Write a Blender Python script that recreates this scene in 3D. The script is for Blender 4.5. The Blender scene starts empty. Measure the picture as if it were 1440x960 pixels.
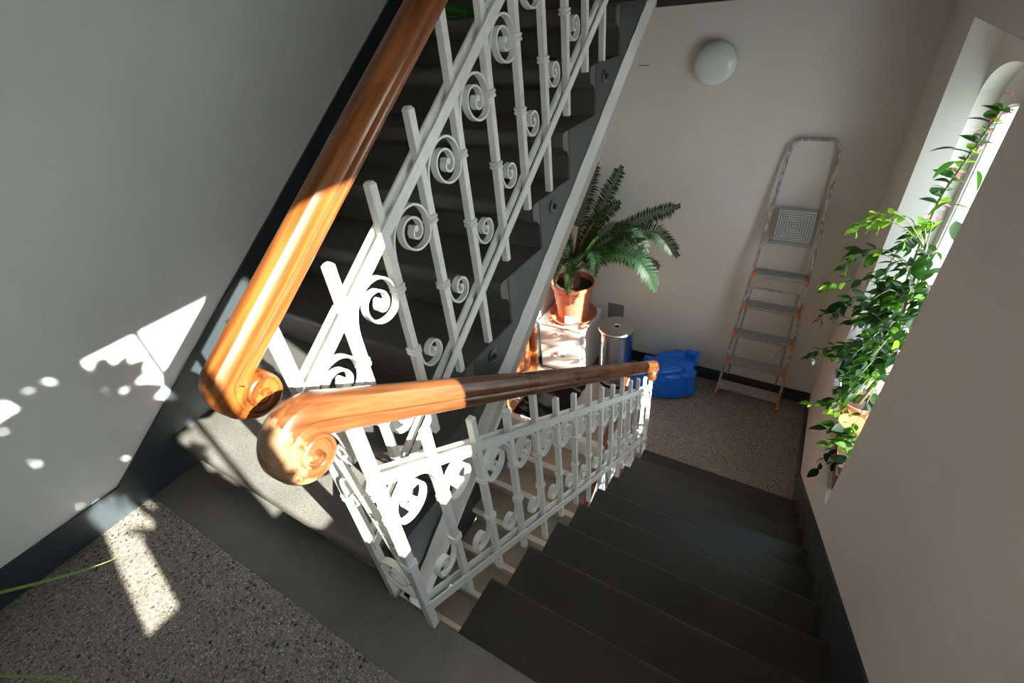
import bpy, math, random
from mathutils import Vector, Matrix
R = math.radians
rnd = random.Random(7)
SC = bpy.context.scene
COL = SC.collection

# ------------------------------------------------------------------ camera
cam_d = bpy.data.cameras.new('camera'); cam = bpy.data.objects.new('camera', cam_d); COL.objects.link(cam)
cam_d.sensor_fit = 'HORIZONTAL'; cam_d.sensor_width = 36.0
cam_d.lens = 661.59/1440*36.0; cam_d.clip_start = 0.02
_r, _u, _f = Vector((.85814, .505004, -.092558)), Vector((-.232301, .542685, .807174)), Vector((-.457856, .671167, -.583012))
cam.matrix_world = Matrix(((_r.x, _u.x, -_f.x, .6410), (_r.y, _u.y, -_f.y, -.3884), (_r.z, _u.z, -_f.z, 1.4863), (0, 0, 0, 1)))
SC.camera = cam
# ------------------------------------------------------------------ sky, sun, exposure
world = bpy.data.worlds.new('sky'); SC.world = world; world.use_nodes = True
wn = world.node_tree.nodes; wl = world.node_tree.links
bg = wn['Background']; bg.inputs['Strength'].default_value = 10.5
wtc = wn.new('ShaderNodeTexCoord'); wsep = wn.new('ShaderNodeSeparateXYZ'); wr = wn.new('ShaderNodeValToRGB')
wl.new(wtc.outputs['Generated'], wsep.inputs[0]); wl.new(wsep.outputs['Z'], wr.inputs['Fac']); wl.new(wr.outputs['Color'], bg.inputs['Color'])
wr.color_ramp.elements[0].position = 0.0; wr.color_ramp.elements[0].color = (.62, .66, .66, 1)
wr.color_ramp.elements[1].position = 0.7; wr.color_ramp.elements[1].color = (.55, .68, .88, 1)
e = wr.color_ramp.elements.new(.08); e.color = (.92, .97, 1.0, 1)
SUN = Vector((-1, .2, -.5)).normalized()
sd = bpy.data.lights.new('sun', 'SUN'); sd.energy = 38.0; sd.angle = R(.55); sd.color = (1, .95, .87)
so = bpy.data.objects.new('sun', sd); COL.objects.link(so); so.rotation_euler = SUN.to_track_quat('-Z', 'Y').to_euler(); so.location = (8, -1.6, 4)
vs = SC.view_settings
SC.display_settings.display_device = 'sRGB'
vs.view_transform = 'Standard'; vs.look = 'None'; vs.exposure = 0.0; vs.gamma = 1.0; vs.use_curve_mapping = False
SC.cycles.max_bounces = 10; SC.cycles.diffuse_bounces = 6; SC.cycles.sample_clamp_indirect = 6

# ------------------------------------------------------------------ dimensions
H = .18; G = .25745; SL = H/G; W = 1.1276; A = -1.3514; L = 3.64
XA = -.163; XU = -.180; XD = -.012; S = .16851; YA = -.0137; OV = .045
LOW = -1.8; UP = 1.8; YE = 9*G; YB = -1.45
T = .05

# ------------------------------------------------------------------ helpers
def prop(o, label=None, cat=None, group=None, kind=None):
    if label: o['label'] = label
    if cat: o['category'] = cat
    if group: o['group'] = group
    if kind: o['kind'] = kind
    return o
def root(name, label, cat, loc=(0, 0, 0), group=None):
    o = bpy.data.objects.new(name, None); COL.objects.link(o); o.location = loc; o.empty_display_size = .05
    return prop(o, label, cat, group)
class M:
    def __init__(s): s.v = []; s.f = []
    def add(s, v, f):
        n = len(s.v); s.v += [tuple(p) for p in v]; s.f += [tuple(i+n for i in q) for q in f]; return s
    def box(s, x0, x1, y0, y1, z0, z1):
        return s.add([(x0, y0, z0), (x1, y0, z0), (x1, y1, z0), (x0, y1, z0), (x0, y0, z1), (x1, y0, z1), (x1, y1, z1), (x0, y1, z1)],
                     [(0, 3, 2, 1), (4, 5, 6, 7), (0, 1, 5, 4), (1, 2, 6, 5), (2, 3, 7, 6), (3, 0, 4, 7)])
    def prism(s, poly, a0, a1, ax='x'):
        n = len(poly); k = {'x': lambda a, p: (a, p[0], p[1]), 'y': lambda a, p: (p[0], a, p[1]), 'z': lambda a, p: (p[0], p[1], a)}[ax]
        v = [k(a0, p) for p in poly]+[k(a1, p) for p in poly]
        f = [tuple(range(n))[::-1], tuple(range(n, 2*n))]+[(i, (i+1) % n, n+(i+1) % n, n+i) for i in range(n)]
        return s.add(v, f)
    def lathe(s, prof, c=(0, 0, 0), n=32, cap=True, ax='z'):
        v = []
        for r, z in prof:
            for i in range(n):
                t = 2*math.pi*i/n
                if ax == 'z': v.append((c[0]+r*math.cos(t), c[1]+r*math.sin(t), c[2]+z))
                elif ax == 'y': v.append((c[0]+r*math.cos(t), c[1]+z, c[2]+r*math.sin(t)))
                else: v.append((c[0]+z, c[1]+r*math.cos(t), c[2]+r*math.sin(t)))
        f = [(j*n+i, j*n+(i+1) % n, (j+1)*n+(i+1) % n, (j+1)*n+i) for j in range(len(prof)-1) for i in range(n)]
        if cap: f += [tuple(range(n))[::-1], tuple(range((len(prof)-1)*n, len(prof)*n))]
        return s.add(v, f)
    def rings(s, rings, closed=True, caps=True):
        n = len(rings[0]); v = [p for r in rings for p in r]
        f = [(j*n+i, j*n+(i+1) % n, (j+1)*n+(i+1) % n, (j+1)*n+i) for j in range(len(rings)-1) for i in range(n if closed else n-1)]
        if caps and closed: f += [tuple(range(n))[::-1], tuple(range((len(rings)-1)*n, len(rings)*n))]
        return s.add(v, f)
    def sweep_yz(s, path, secs, x=0.):                     # path [(y,z)], section(s) [(across x, along in-plane normal)]
        rs = []
        for i, (y, z) in enumerate(path):
            a = path[max(i-1, 0)]; b = path[min(i+1, len(path)-1)]
            ty, tz = b[0]-a[0], b[1]-a[1]; l = math.hypot(ty, tz) or 1; ny, nz = -tz/l, ty/l
            sec = secs[i] if isinstance(secs[0], list) else secs
            rs.append([(x+q, y+ny*w, z+nz*w) for q, w in sec])
        return s.rings(rs)
    def tube(s, pts, r, n=8):
        pts = [Vector(p) for p in pts]; rs = []; up = None
        for i, p in enumerate(pts):
            t = (pts[min(i+1, len(pts)-1)]-pts[max(i-1, 0)]).normalized()
            if up is None: up = t.orthogonal().normalized()
            up = (up-t*up.dot(t)).normalized(); w = t.cross(up); rr = r[i] if isinstance(r, (list, tuple)) else r
            rs.append([p+up*math.cos(2*math.pi*k/n)*rr+w*math.sin(2*math.pi*k/n)*rr for k in range(n)])
        return s.rings(rs)
    def mesh(s, name, sharp=35):
        m = bpy.data.meshes.new(name); m.from_pydata(s.v, [], s.f); m.update()
        import bmesh
        b = bmesh.new(); b.from_mesh(m); bmesh.ops.recalc_face_normals(b, faces=b.faces); b.to_mesh(m); b.free()
        for p in m.polygons: p.use_smooth = True
        if sharp: m.set_sharp_from_angle(angle=R(sharp))
        return m
    def build(s, name, mat, parent=None, label=None, cat=None, group=None, kind=None, bevel=0, sharp=35, loc=None):
        o = bpy.data.objects.new(name, s.mesh(name, sharp)); COL.objects.link(o); o.data.materials.append(mat)
        if parent:
            o.parent = parent; o.matrix_parent_inverse = parent_inv(parent)
        if loc: o.location = loc
        if bevel:
            b = o.modifiers.new('bevel', 'BEVEL'); b.width = bevel; b.segments = 2; b.limit_method = 'ANGLE'; b.angle_limit = R(40)
        return prop(o, label, cat, group, kind)
def parent_inv(p):                                          # parts hold world coordinates: undo the root's own place
    return Matrix.Translation(p.location).inverted() if p.parent is None else Matrix()
def link(name, me, parent, mat_world):
    o = bpy.data.objects.new(name, me); COL.objects.link(o); o.parent = parent
    o.matrix_parent_inverse = parent_inv(parent); o.matrix_basis = mat_world
    return o
def crom(P, k=6):
    P = [Vector(p) for p in P]; out = []
    for i in range(len(P)-1):
        a, b, c, d = P[max(i-1, 0)], P[i], P[i+1], P[min(i+2, len(P)-1)]
        for j in range(k):
            t = j/k
            out.append(.5*((2*b)+(c-a)*t+(2*a-5*b+4*c-d)*t*t+(3*b-a-3*c+d)*t**3))
    out.append(P[-1]); return out

# ------------------------------------------------------------------ materials
def mat(name, col, rough=.5, metal=0., spec=.5, bump=None, build=None, coat=0.):
    m = bpy.data.materials.new(name); m.use_nodes = True; nt = m.node_tree; b = nt.nodes['Principled BSDF']
    b.inputs['Base Color'].default_value = (*col, 1); b.inputs['Roughness'].default_value = rough; b.inputs['Metallic'].default_value = metal
    b.inputs['Specular IOR Level'].default_value = spec; b.inputs['Coat Weight'].default_value = coat; b.inputs['Coat Roughness'].default_value = .12
    if build: build(nt, b)
    return m
def nd(nt, t, **k):
    n = nt.nodes.new(t)
    for a, v in k.items():
        if a in n.inputs.keys(): n.inputs[a].default_value = v
        else: setattr(n, a, v)
    return n
def coords(nt, scale=(1, 1, 1), rot=(0, 0, 0)):
    c = nd(nt, 'ShaderNodeTexCoord'); mp = nd(nt, 'ShaderNodeMapping'); mp.inputs['Scale'].default_value = scale; mp.inputs['Rotation'].default_value = rot
    nt.links.new(c.outputs['Object'], mp.inputs['Vector']); return mp.outputs['Vector']
def ramp(nt, fac, stops, const=False):
    r = nd(nt, 'ShaderNodeValToRGB'); cr = r.color_ramp
    if const: cr.interpolation = 'CONSTANT'
    while len(cr.elements) < len(stops): cr.elements.new(.5)
    for e_, (p_, c_) in zip(cr.elements, stops): e_.position = p_; e_.color = (*c_, 1)
    nt.links.new(fac, r.inputs['Fac']); return r.outputs['Color']
def bumpy(nt, b, h, strength=.3, dist=.002):
    bm = nd(nt, 'ShaderNodeBump'); bm.inputs['Strength'].default_value = strength; bm.inputs['Distance'].default_value = dist
    nt.links.new(h, bm.inputs['Height']); nt.links.new(bm.outputs['Normal'], b.inputs['Normal'])
def mixc(nt, f, a, c, mode='MIX'):
    m = nd(nt, 'ShaderNodeMix', data_type='RGBA', blend_type=mode)
    if isinstance(f, float): m.inputs[0].default_value = f
    else: nt.links.new(f, m.inputs[0])
    for i, x in ((6, a), (7, c)):
        if isinstance(x, tuple): m.inputs[i].default_value = (*x, 1)
        else: nt.links.new(x, m.inputs[i])
    return m.outputs[2]
def weave(nt, v, k):                                       # woven glass-fibre wall covering
    o = []
    for d in ('X', 'Y', 'Z'):
        w = nd(nt, 'ShaderNodeTexWave', wave_type='BANDS', bands_direction=d, Scale=k, Distortion=.6, Detail=1.); w.inputs['Detail Scale'].default_value = 3
        nt.links.new(v, w.inputs['Vector']); o.append(w.outputs['Fac'])
    a = nd(nt, 'ShaderNodeMath', operation='ADD'); nt.links.new(o[0], a.inputs[0]); nt.links.new(o[1], a.inputs[1])
    c = nd(nt, 'ShaderNodeMath', operation='ADD'); nt.links.new(a.outputs[0], c.inputs[0]); nt.links.new(o[2], c.inputs[1])
    return c.outputs[0]
def wall_paint(c1, c2, k=55, st=.25):
    def f(nt, b):
        v = coords(nt); n = nd(nt, 'ShaderNodeTexNoise', Scale=2.2, Detail=4.); nt.links.new(v, n.inputs['Vector'])
        nt.links.new(ramp(nt, n.outputs['Fac'], [(.35, c1), (.65, c2)]), b.inputs['Base Color'])
        bumpy(nt, b, weave(nt, v, k), st, .001)
    return f
m_wall = mat('wall_paint', (.7, .69, .66), .55, build=wall_paint((.77, .765, .75), (.81, .80, .785)))
m_wallr = mat('wall_paint_warm', (.66, .62, .58), .6, build=wall_paint((.66, .62, .58), (.69, .655, .61)))
m_wallf = mat('wall_paint_cream', (.66, .63, .57), .6, build=wall_paint((.66, .625, .565), (.69, .655, .60), 70, .12))
m_plaster = mat('smooth_plaster', (.68, .67, .62), .7, build=lambda nt, b: bumpy(nt, b, nd(nt, 'ShaderNodeTexNoise', Scale=60.).outputs['Fac'], .1, .001))
m_ceil = mat('ceiling_paint', (.75, .75, .73), .8)
m_skirt = mat('dark_gloss_paint', (.03, .038, .044), .32, build=lambda nt, b: (nt.links.new(ramp(nt, nd(nt, 'ShaderNodeTexNoise', Scale=3.).outputs['Fac'], [(.3, (.026, .034, .040)), (.7, (.040, .050, .056))]), b.inputs['Base Color']), bumpy(nt, b, weave(nt, coords(nt), 62), .5, .001)))
m_dark = mat('dark_grey_paint', (.05, .056, .06), .42, build=lambda nt, b: (nt.links.new(ramp(nt, nd(nt, 'ShaderNodeTexNoise', Scale=9., Detail=5.).outputs['Fac'], [(.3, (.028, .033, .035)), (.7, (.046, .050, .052))]), b.inputs['Base Color']), bumpy(nt, b, nd(nt, 'ShaderNodeTexNoise', Scale=35.).outputs['Fac'], .25, .003)))
def stone(c1, c2, c3):
    def f(nt, b):
        v = coords(nt)
        n = nd(nt, 'ShaderNodeTexNoise', Scale=5., Detail=6.); nt.links.new(v, n.inputs['Vector'])
        s = nd(nt, 'ShaderNodeTexNoise', Scale=420., Detail=2.); nt.links.new(v, s.inputs['Vector'])
        base = ramp(nt, n.outputs['Fac'], [(.3, c1), (.7, c2)])
        sp = ramp(nt, s.outputs['Fac'], [(.36, (.55, .55, .55)), (.5, (1, 1, 1)), (.72, c3)])
        nt.links.new(mixc(nt, 1., base, sp, 'MULTIPLY'), b.inputs['Base Color'])
        rr = ramp(nt, n.outputs['Fac'], [(.3, (.42, .42, .42)), (.7, (.62, .62, .62))]); nt.links.new(rr, b.inputs['Roughness'])
        bumpy(nt, b, s.outputs['Fac'], .15, .001)
    return f
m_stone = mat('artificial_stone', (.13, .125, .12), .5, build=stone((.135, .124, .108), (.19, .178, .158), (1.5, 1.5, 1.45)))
m_stone_shaded = mat('artificial_stone_shaded', (.1, .095, .09), .5, build=stone((.078, .073, .066), (.115, .108, .098), (1.4, 1.4, 1.35)))
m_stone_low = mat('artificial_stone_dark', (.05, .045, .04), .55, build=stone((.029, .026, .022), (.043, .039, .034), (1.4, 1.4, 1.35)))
def terr(nt, b):
    v = coords(nt)
    vo = nd(nt, 'ShaderNodeTexVoronoi', feature='F1', Scale=150.); nt.links.new(v, vo.inputs['Vector'])
    ed = nd(nt, 'ShaderNodeTexVoronoi', feature='DISTANCE_TO_EDGE', Scale=150.); nt.links.new(v, ed.inputs['Vector'])
    big = nd(nt, 'ShaderNodeTexVoronoi', feature='F1', Scale=62.); nt.links.new(v, big.inputs['Vector'])
    sp = nd(nt, 'ShaderNodeSeparateColor'); nt.links.new(vo.outputs['Color'], sp.inputs[0])
    chips = ramp(nt, sp.outputs[0], [(0, (.34, .30, .25)), (.22, (.43, .385, .32)), (.45, (.25, .215, .175)), (.62, (.58, .53, .45)), (.74, (.20, .09, .06)), (.80, (.045, .042, .042)), (.88, (.38, .33, .27))], True)
    m1 = nd(nt, 'ShaderNodeMath', operation='GREATER_THAN'); nt.links.new(ed.outputs['Distance'], m1.inputs[0]); m1.inputs[1].default_value = .12
    c = mixc(nt, m1.outputs[0], (.20, .18, .155), chips)
    sb = nd(nt, 'ShaderNodeSeparateColor'); nt.links.new(big.outputs['Color'], sb.inputs[0])
    g1 = nd(nt, 'ShaderNodeMath', operation='GREATER_THAN'); nt.links.new(sb.outputs[1], g1.inputs[0]); g1.inputs[1].default_value = .86
    g2 = nd(nt, 'ShaderNodeMath', operation='LESS_THAN'); nt.links.new(big.outputs['Distance'], g2.inputs[0]); g2.inputs[1].default_value = .34
    g3 = nd(nt, 'ShaderNodeMath', operation='MULTIPLY'); nt.links.new(g1.outputs[0], g3.inputs[0]); nt.links.new(g2.outputs[0], g3.inputs[1])
    dk = ramp(nt, sb.outputs[2], [(0, (.03, .03, .032)), (.5, (.13, .05, .035)), (.75, (.07, .06, .055))], True)
    nt.links.new(mixc(nt, g3.outputs[0], c, dk), b.inputs['Base Color'])
m_terr = mat('terrazzo', (.3, .28, .25), .42, build=terr)
def paintw(nt, b):
    n = nd(nt, 'ShaderNodeTexNoise', Scale=30., Detail=4.); nt.links.new(coords(nt), n.inputs['Vector'])
    nt.links.new(ramp(nt, n.outputs['Fac'], [(.3, (.74, .72, .66)), (.6, (.82, .81, .77))]), b.inputs['Base Color']); bumpy(nt, b, n.outputs['Fac'], .3, .0015)
m_iron = mat('white_gloss_paint', (.8, .79, .75), .3, build=paintw)
m_band = mat('white_string_paint', (.6, .58, .55), .5, build=lambda nt, b: nt.links.new(ramp(nt, nd(nt, 'ShaderNodeTexNoise', Scale=6., Detail=5.).outputs['Fac'], [(.35, (.50, .475, .445)), (.6, (.62, .60, .575))]), b.inputs['Base Color']))
def wood(c, rot, wear=0.):
    def f(nt, b):
        v = coords(nt, (1, 1, 1), rot)
        mp = nd(nt, 'ShaderNodeMapping'); mp.inputs['Scale'].default_value = (26, 1.6, 26); nt.links.new(v, mp.inputs['Vector'])
        n = nd(nt, 'ShaderNodeTexNoise', Scale=2., Detail=7., Distortion=.4); nt.links.new(mp.outputs['Vector'], n.inputs['Vector'])
        k = nd(nt, 'ShaderNodeTexNoise', Scale=4.5, Detail=2.); nt.links.new(coords(nt), k.inputs['Vector'])
        col = ramp(nt, n.outputs['Fac'], [(.28, c[0]), (.45, c[1]), (.6, c[2]), (.75, c[1])])
        kn = nd(nt, 'ShaderNodeTexVoronoi', feature='F1', Scale=3.1); nt.links.new(coords(nt, (1, 1, 1), (0, 0, .6)), kn.inputs['Vector'])
        kd = ramp(nt, kn.outputs['Distance'], [(.015, (.25, .18, .12)), (.04, (1, 1, 1))])
        if not wear: col = mixc(nt, 1., col, kd, 'MULTIPLY')
        if wear:
            sx = nd(nt, 'ShaderNodeSeparateXYZ'); nt.links.new(coords(nt), sx.inputs[0])
            wn_ = nd(nt, 'ShaderNodeTexNoise', Scale=34., Detail=6.); nt.links.new(coords(nt), wn_.inputs['Vector'])
            a1 = nd(nt, 'ShaderNodeMapRange'); nt.links.new(sx.outputs['Y'], a1.inputs[0])
            a1.inputs[1].default_value = -.09; a1.inputs[2].default_value = -.15; a1.inputs[3].default_value = 0; a1.inputs[4].default_value = 1
            mm = nd(nt, 'ShaderNodeMath', operation='MULTIPLY'); nt.links.new(a1.outputs[0], mm.inputs[0]); nt.links.new(wn_.outputs['Fac'], mm.inputs[1])
            wf = ramp(nt, mm.outputs[0], [(.40, (0, 0, 0)), (.46, (1, 1, 1))])
            col = mixc(nt, wf, col, (.30, .165, .085))
        nt.links.new(col, b.inputs['Base Color'])
        rr = ramp(nt, k.outputs['Fac'], [(.3, (.22, .22, .22)), (.7, (.4, .4, .4))]); nt.links.new(rr, b.inputs['Roughness'])
        bumpy(nt, b, n.outputs['Fac'], .12, .001)
    return f
WC = [(.085, .018, .004), (.20, .054, .010), (.30, .098, .020)]
m_woodA = mat('varnished_handrail_wood', WC[1], .34, coat=.25, build=wood(WC, (R(-35), 0, 0)))
m_woodB = mat('varnished_handrail_wood_worn', WC[1], .4, coat=.08, build=wood([(.062, .017, .006), (.135, .044, .014), (.20, .074, .026)], (R(35), 0, 0), 1.))
m_door = mat('stained_door_wood', (.3, .08, .03), .4, build=wood([(.16, .035, .012), (.33, .09, .025), (.42, .13, .04)], (R(90), 0, 0)))
m_lino = mat('tan_linoleum', (.2, .17, .13), .5, build=stone((.30, .26, .20), (.37, .325, .26), (1.15, 1.15, 1.15)))
m_strip = mat('pale_nosing_strip', (.66, .62, .55), .4)
m_terra = mat('terracotta', (.52, .17, .09), .6, build=lambda nt, b: nt.links.new(ramp(nt, nd(nt, 'ShaderNodeTexNoise', Scale=14., Detail=4.).outputs['Fac'], [(.3, (.46, .13, .07)), (.7, (.60, .22, .12))]), b.inputs['Base Color']))
m_terraglaze = mat('shiny_terracotta', (.6, .2, .08), .25)
m_soil = mat('bark_soil', (.06, .03, .02), .95, build=lambda nt, b: bumpy(nt, b, nd(nt, 'ShaderNodeTexNoise', Scale=60., Detail=5.).outputs['Fac'], 1., .01))
m_bark = mat('cycad_bark', (.20, .11, .06), .9, build=lambda nt, b: bumpy(nt, b, nd(nt, 'ShaderNodeTexNoise', Scale=70., Detail=5.).outputs['Fac'], 1., .008))
m_white = mat('white_lacquer', (.82, .81, .78), .35)
m_chrome = mat('chrome', (.75, .75, .77), .12, 1.)
m_steel = mat('brushed_steel', (.62, .6, .59), .28, 1.)
m_alu = mat('paint_spattered_aluminium', (.42, .41, .40), .42, .55, build=lambda nt, b: nt.links.new(ramp(nt, nd(nt, 'ShaderNodeTexNoise', Scale=38., Detail=4.).outputs['Fac'], [(.42, (.24, .235, .23)), (.5, (.40, .39, .38)), (.58, (.62, .60, .57))]), b.inputs['Base Color']))
m_red = mat('red_plastic', (.62, .05, .025), .45)
m_orange = mat('orange_plastic', (.75, .17, .03), .45)
m_rubber = mat('black_rubber_mat', (.008, .008, .010), .95, spec=.08, build=lambda nt, b: bumpy(nt, b, nd(nt, 'ShaderNodeTexNoise', Scale=180.).outputs['Fac'], .6, .003))
m_black = mat('black_gap', (.008, .008, .008), .9)
m_plate = mat('grey_metal_plate', (.22, .22, .23), .35, .6)
m_opal = mat('opal_glass', (.66, .70, .70), .2)
m_paper = mat('white_paper', (.9, .9, .92), .7)
m_ink = mat('purple_ink', (.16, .08, .28), .6)
def bluef(nt, b):
    n = nd(nt, 'ShaderNodeTexNoise', Scale=12., Detail=5.); nt.links.new(coords(nt), n.inputs['Vector']); bumpy(nt, b, n.outputs['Fac'], .7, .01)
    b.inputs['Subsurface Weight'].default_value = 0.
m_blue = mat('blue_plastic_film', (.006, .16, .75), .3, build=bluef)
def leafmat(name, c, tr):
    m = bpy.data.materials.new(name); m.use_nodes = True; nt = m.node_tree; b = nt.nodes['Principled BSDF']
    oi = nd(nt, 'ShaderNodeObjectInfo'); col = ramp(nt, oi.outputs['Random'], [(0, tuple(x*.7 for x in c)), (1, tuple(min(1, x*1.25) for x in c))])
    nt.links.new(col, b.inputs['Base Color']); b.inputs['Roughness'].default_value = .5; b.inputs['Specular IOR Level'].default_value = .25
    t = nd(nt, 'ShaderNodeBsdfTranslucent'); t.inputs['Color'].default_value = (*tr, 1)
    mx = nd(nt, 'ShaderNodeMixShader'); mx.inputs[0].default_value = .35
    nt.links.new(b.outputs[0], mx.inputs[1]); nt.links.new(t.outputs[0], mx.inputs[2]); nt.links.new(mx.outputs[0], nt.nodes['Material Output'].inputs[0]); return m
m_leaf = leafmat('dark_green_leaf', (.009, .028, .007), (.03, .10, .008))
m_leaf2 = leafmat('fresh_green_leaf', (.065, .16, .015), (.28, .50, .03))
m_palm = leafmat('cycad_green', (.020, .050, .022), (.06, .16, .03))
m_palmdead = leafmat('dry_frond', (.30, .14, .06), (.4, .2, .08))
m_pink = leafmat('pink_bract', (.45, .08, .14), (.8, .25, .3))
m_blade = leafmat('striped_grass_blade', (.22, .33, .08), (.5, .7, .2))
m_stem = mat('green_stem', (.09, .10, .04), .7)
m_brownpot = mat('dark_brown_planter', (.20, .06, .035), .5)
m_pvc = mat('white_window_frame', (.8, .8, .8), .35)
gl = bpy.data.materials.new('window_glass'); gl.use_nodes = True; _n = gl.node_tree; _n.nodes.clear()
_o = _n.nodes.new('ShaderNodeOutputMaterial'); _t = _n.nodes.new('ShaderNodeBsdfTransparent'); _g = _n.nodes.new('ShaderNodeBsdfGlossy'); _m = _n.nodes.new('ShaderNodeMixShader')
_t.inputs[0].default_value = (.93, .96, .95, 1); _g.inputs['Roughness'].default_value = .02; _m.inputs[0].default_value = .06
_n.links.new(_t.outputs[0], _m.inputs[1]); _n.links.new(_g.outputs[0], _m.inputs[2]); _n.links.new(_m.outputs[0], _o.inputs[0])
m_fabric = mat('sun_blocker_fabric', (.6, .6, .57), .9)
m_outside = mat('roughcast_render', (.55, .52, .47), .9)

# ------------------------------------------------------------------ room shell
Z0, Z1 = -3.6, 3.6
XL = A-.15
def struct(m, name, mt, parent=None, **k): return m.build(name, mt, parent, kind=None if parent else 'structure', **k)
DX = A-.12                                                   # the lower landing widens to the flat door
AF = A-.07
m = M(); m.box(XL-.1, A, YB, YE, Z0, Z1); m.box(XL-.1, AF, YE, 2.42, Z0, Z1); m.box(XL-.1, AF, 2.42, 3.02, .25, Z1); m.box(XL-.1, AF, 3.02, L+.1, Z0, Z1); m.box(XL-.1, AF, 2.42, 3.02, Z0, LOW)
struct(m, 'wall_left', m_wall, label='large plain off-white woven-textured wall beside the rising stairs')
struct(M().box(AF, W, L, L+.2, Z0, Z1), 'wall_far', m_wallf, label='cream wall of the lower landing with round lamp and leaning ladder')
struct(M().box(A-.3, W+.4, YB-.2, YB, Z0, Z1), 'wall_back', m_wall)
struct(M().box(XL-.1, W+.6, YB-.2, L+.2, Z1, Z1+.2), 'ceiling', m_ceil)
# window wall: pieces round two splayed niches
NI = [dict(y0=1.672, y1=2.93, z0=-.84, z1=1.235, w0=1.80, w1=2.80, wz0=-.76, top=1.08, gt=.97), dict(y0=-1.08, y1=.17, z0=.96, z1=3.03, w0=-.933, w1=.027, wz0=1.0, top=2.88, gt=2.77)]
m = M()
XW = W+.30
a, b = NI[1], NI[0]
m.box(W, XW, YB, a['y0'], Z0, Z1); m.box(W, XW, a['y0'], a['y1'], Z0, a['z0']); m.box(W, XW, a['y0'], a['y1'], a['z1'], Z1)
m.box(W, XW, a['y1'], b['y0'], Z0, Z1); m.box(W, XW, b['y0'], b['y1'], Z0, b['z0']); m.box(W, XW, b['y0'], b['y1'], b['z1'], Z1); m.box(W, XW, b['y1'], L+.2, Z0, Z1)
struct(m, 'wall_right', m_wallr, label='warm grey woven-textured wall beside the descending stairs')
for idx, q in enumerate(NI):
    yc = (q['w0']+q['w1'])/2; hw = (q['w1']-q['w0'])/2
    # niche lining: splayed cheeks and a face with an arched opening
    m = M()
    xf = W+.12
    m.prism([(W+.001, q['y0']), (xf, q['w0']-.07), (xf, q['y0'])], q['z0'], q['z1'], 'z')
    m.prism([(W+.001, q['y1']), (xf, q['w1']+.07), (xf, q['y1'])], q['z0'], q['z1'], 'z')
    arch = [(yc+(hw+.07)*math.cos(t), q['top']-.16+.20*math.sin(t)) for t in [math.pi*i/20 for i in range(21)]]
    for (u, v), (u2, v2) in zip(arch, arch[1:]):
        m.prism([(u, v), (u, q['z1']), (u2, q['z1']), (u2, v2)], xf, W+.205)
    xm = W+.205
    m.box(xf, xm, q['y0'], yc-hw-.07, q['z0'], q['z1']); m.box(xf, xm, yc+hw+.07, q['y1'], q['z0'], q['z1'])
    arc2 = [(yc+(hw-.008)*math.cos(t), q['gt']-.14+.132*math.sin(t)) for t in [math.pi*i/20 for i in range(21)]]
    for (u, v), (u2, v2) in zip(arc2, arc2[1:]):
        m.prism([(u, v), (u, q['z1']), (u2, q['z1']), (u2, v2)], xm, XW-.002)
    m.box(xm, XW-.002, q['y0'], yc-hw+.008, q['z0'], q['z1']); m.box(xm, XW-.002, yc+hw-.008, q['y1'], q['z0'], q['z1'])
    m.box(xm, XW-.002, q['y0'], q['y1'], q['z0'], q['wz0']+.01)
    struct(m, 'trim_%d' % (idx+1), m_plaster, label='smooth plastered window niche with splayed cheek and arched head')
    wx = W+.245
    o = bpy.data.objects.new('window_%d' % (idx+1), None); COL.objects.link(o); o.location = (wx, yc, q['wz0']); o['kind'] = 'structure'
    top = q['gt']
    archw = [(yc+hw*math.cos(t), top-.14+.14*math.sin(t)) for t in [math.pi*i/16 for i in range(17)]]
    fr = M()
    inn = [(yc+(hw-.02)*math.cos(t), top-.14+.12*math.sin(t)) for t in [math.pi*i/16 for i in range(17)]]
    for (p1, p2, r1, r2) in zip(archw, archw[1:], inn, inn[1:]): fr.prism([p1, p2, r2, r1], wx-.03, wx+.04)
    fr.box(wx-.03, wx+.04, yc-hw, yc-hw+.02, q['wz0'], top-.14); fr.box(wx-.03, wx+.04, yc+hw-.02, yc+hw, q['wz0'], top-.14)
    fr.box(wx-.03, wx+.04, yc-hw, yc+hw, q['wz0'], q['wz0']+.05)
    fr.build('window_frame', m_pvc, o)
    M().box(wx-.02, wx+.02, yc-.009, yc+.009, q['wz0']+.05, top-.05).build('mullion', m_pvc, o)
    for s in (-1, 1):
        ya, yb = sorted((yc+s*.009, yc+s*(hw-.02)))
        M().box(wx, wx+.006, ya, yb, q['wz0']+.05, top-.10).build('pane', gl, o)
    M().box(W-.004, wx-.03, q['y0']+.002, q['y1']-.002, q['z0']-.03, q['z0']+.001).build('window_sill', m_plaster, o) if False else None
# blind added out of view in the near window to cut the sun's top
rb = root('added_sun_blocker', 'unseen fabric blind added over the upper half of the near window to block sun', 'blind', (W+.19, NI[1]['w0'], 2.72))
M().box(W+.188, W+.191, -1.00, .07, 1.957, 2.90).build('sun_blocker_fabric', m_fabric, rb); M().lathe([(.015, 0), (.015, 1.07)], (W+.185, -1.0, 2.90), 12, ax='y').build('roller', m_pvc, rb)

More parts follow.
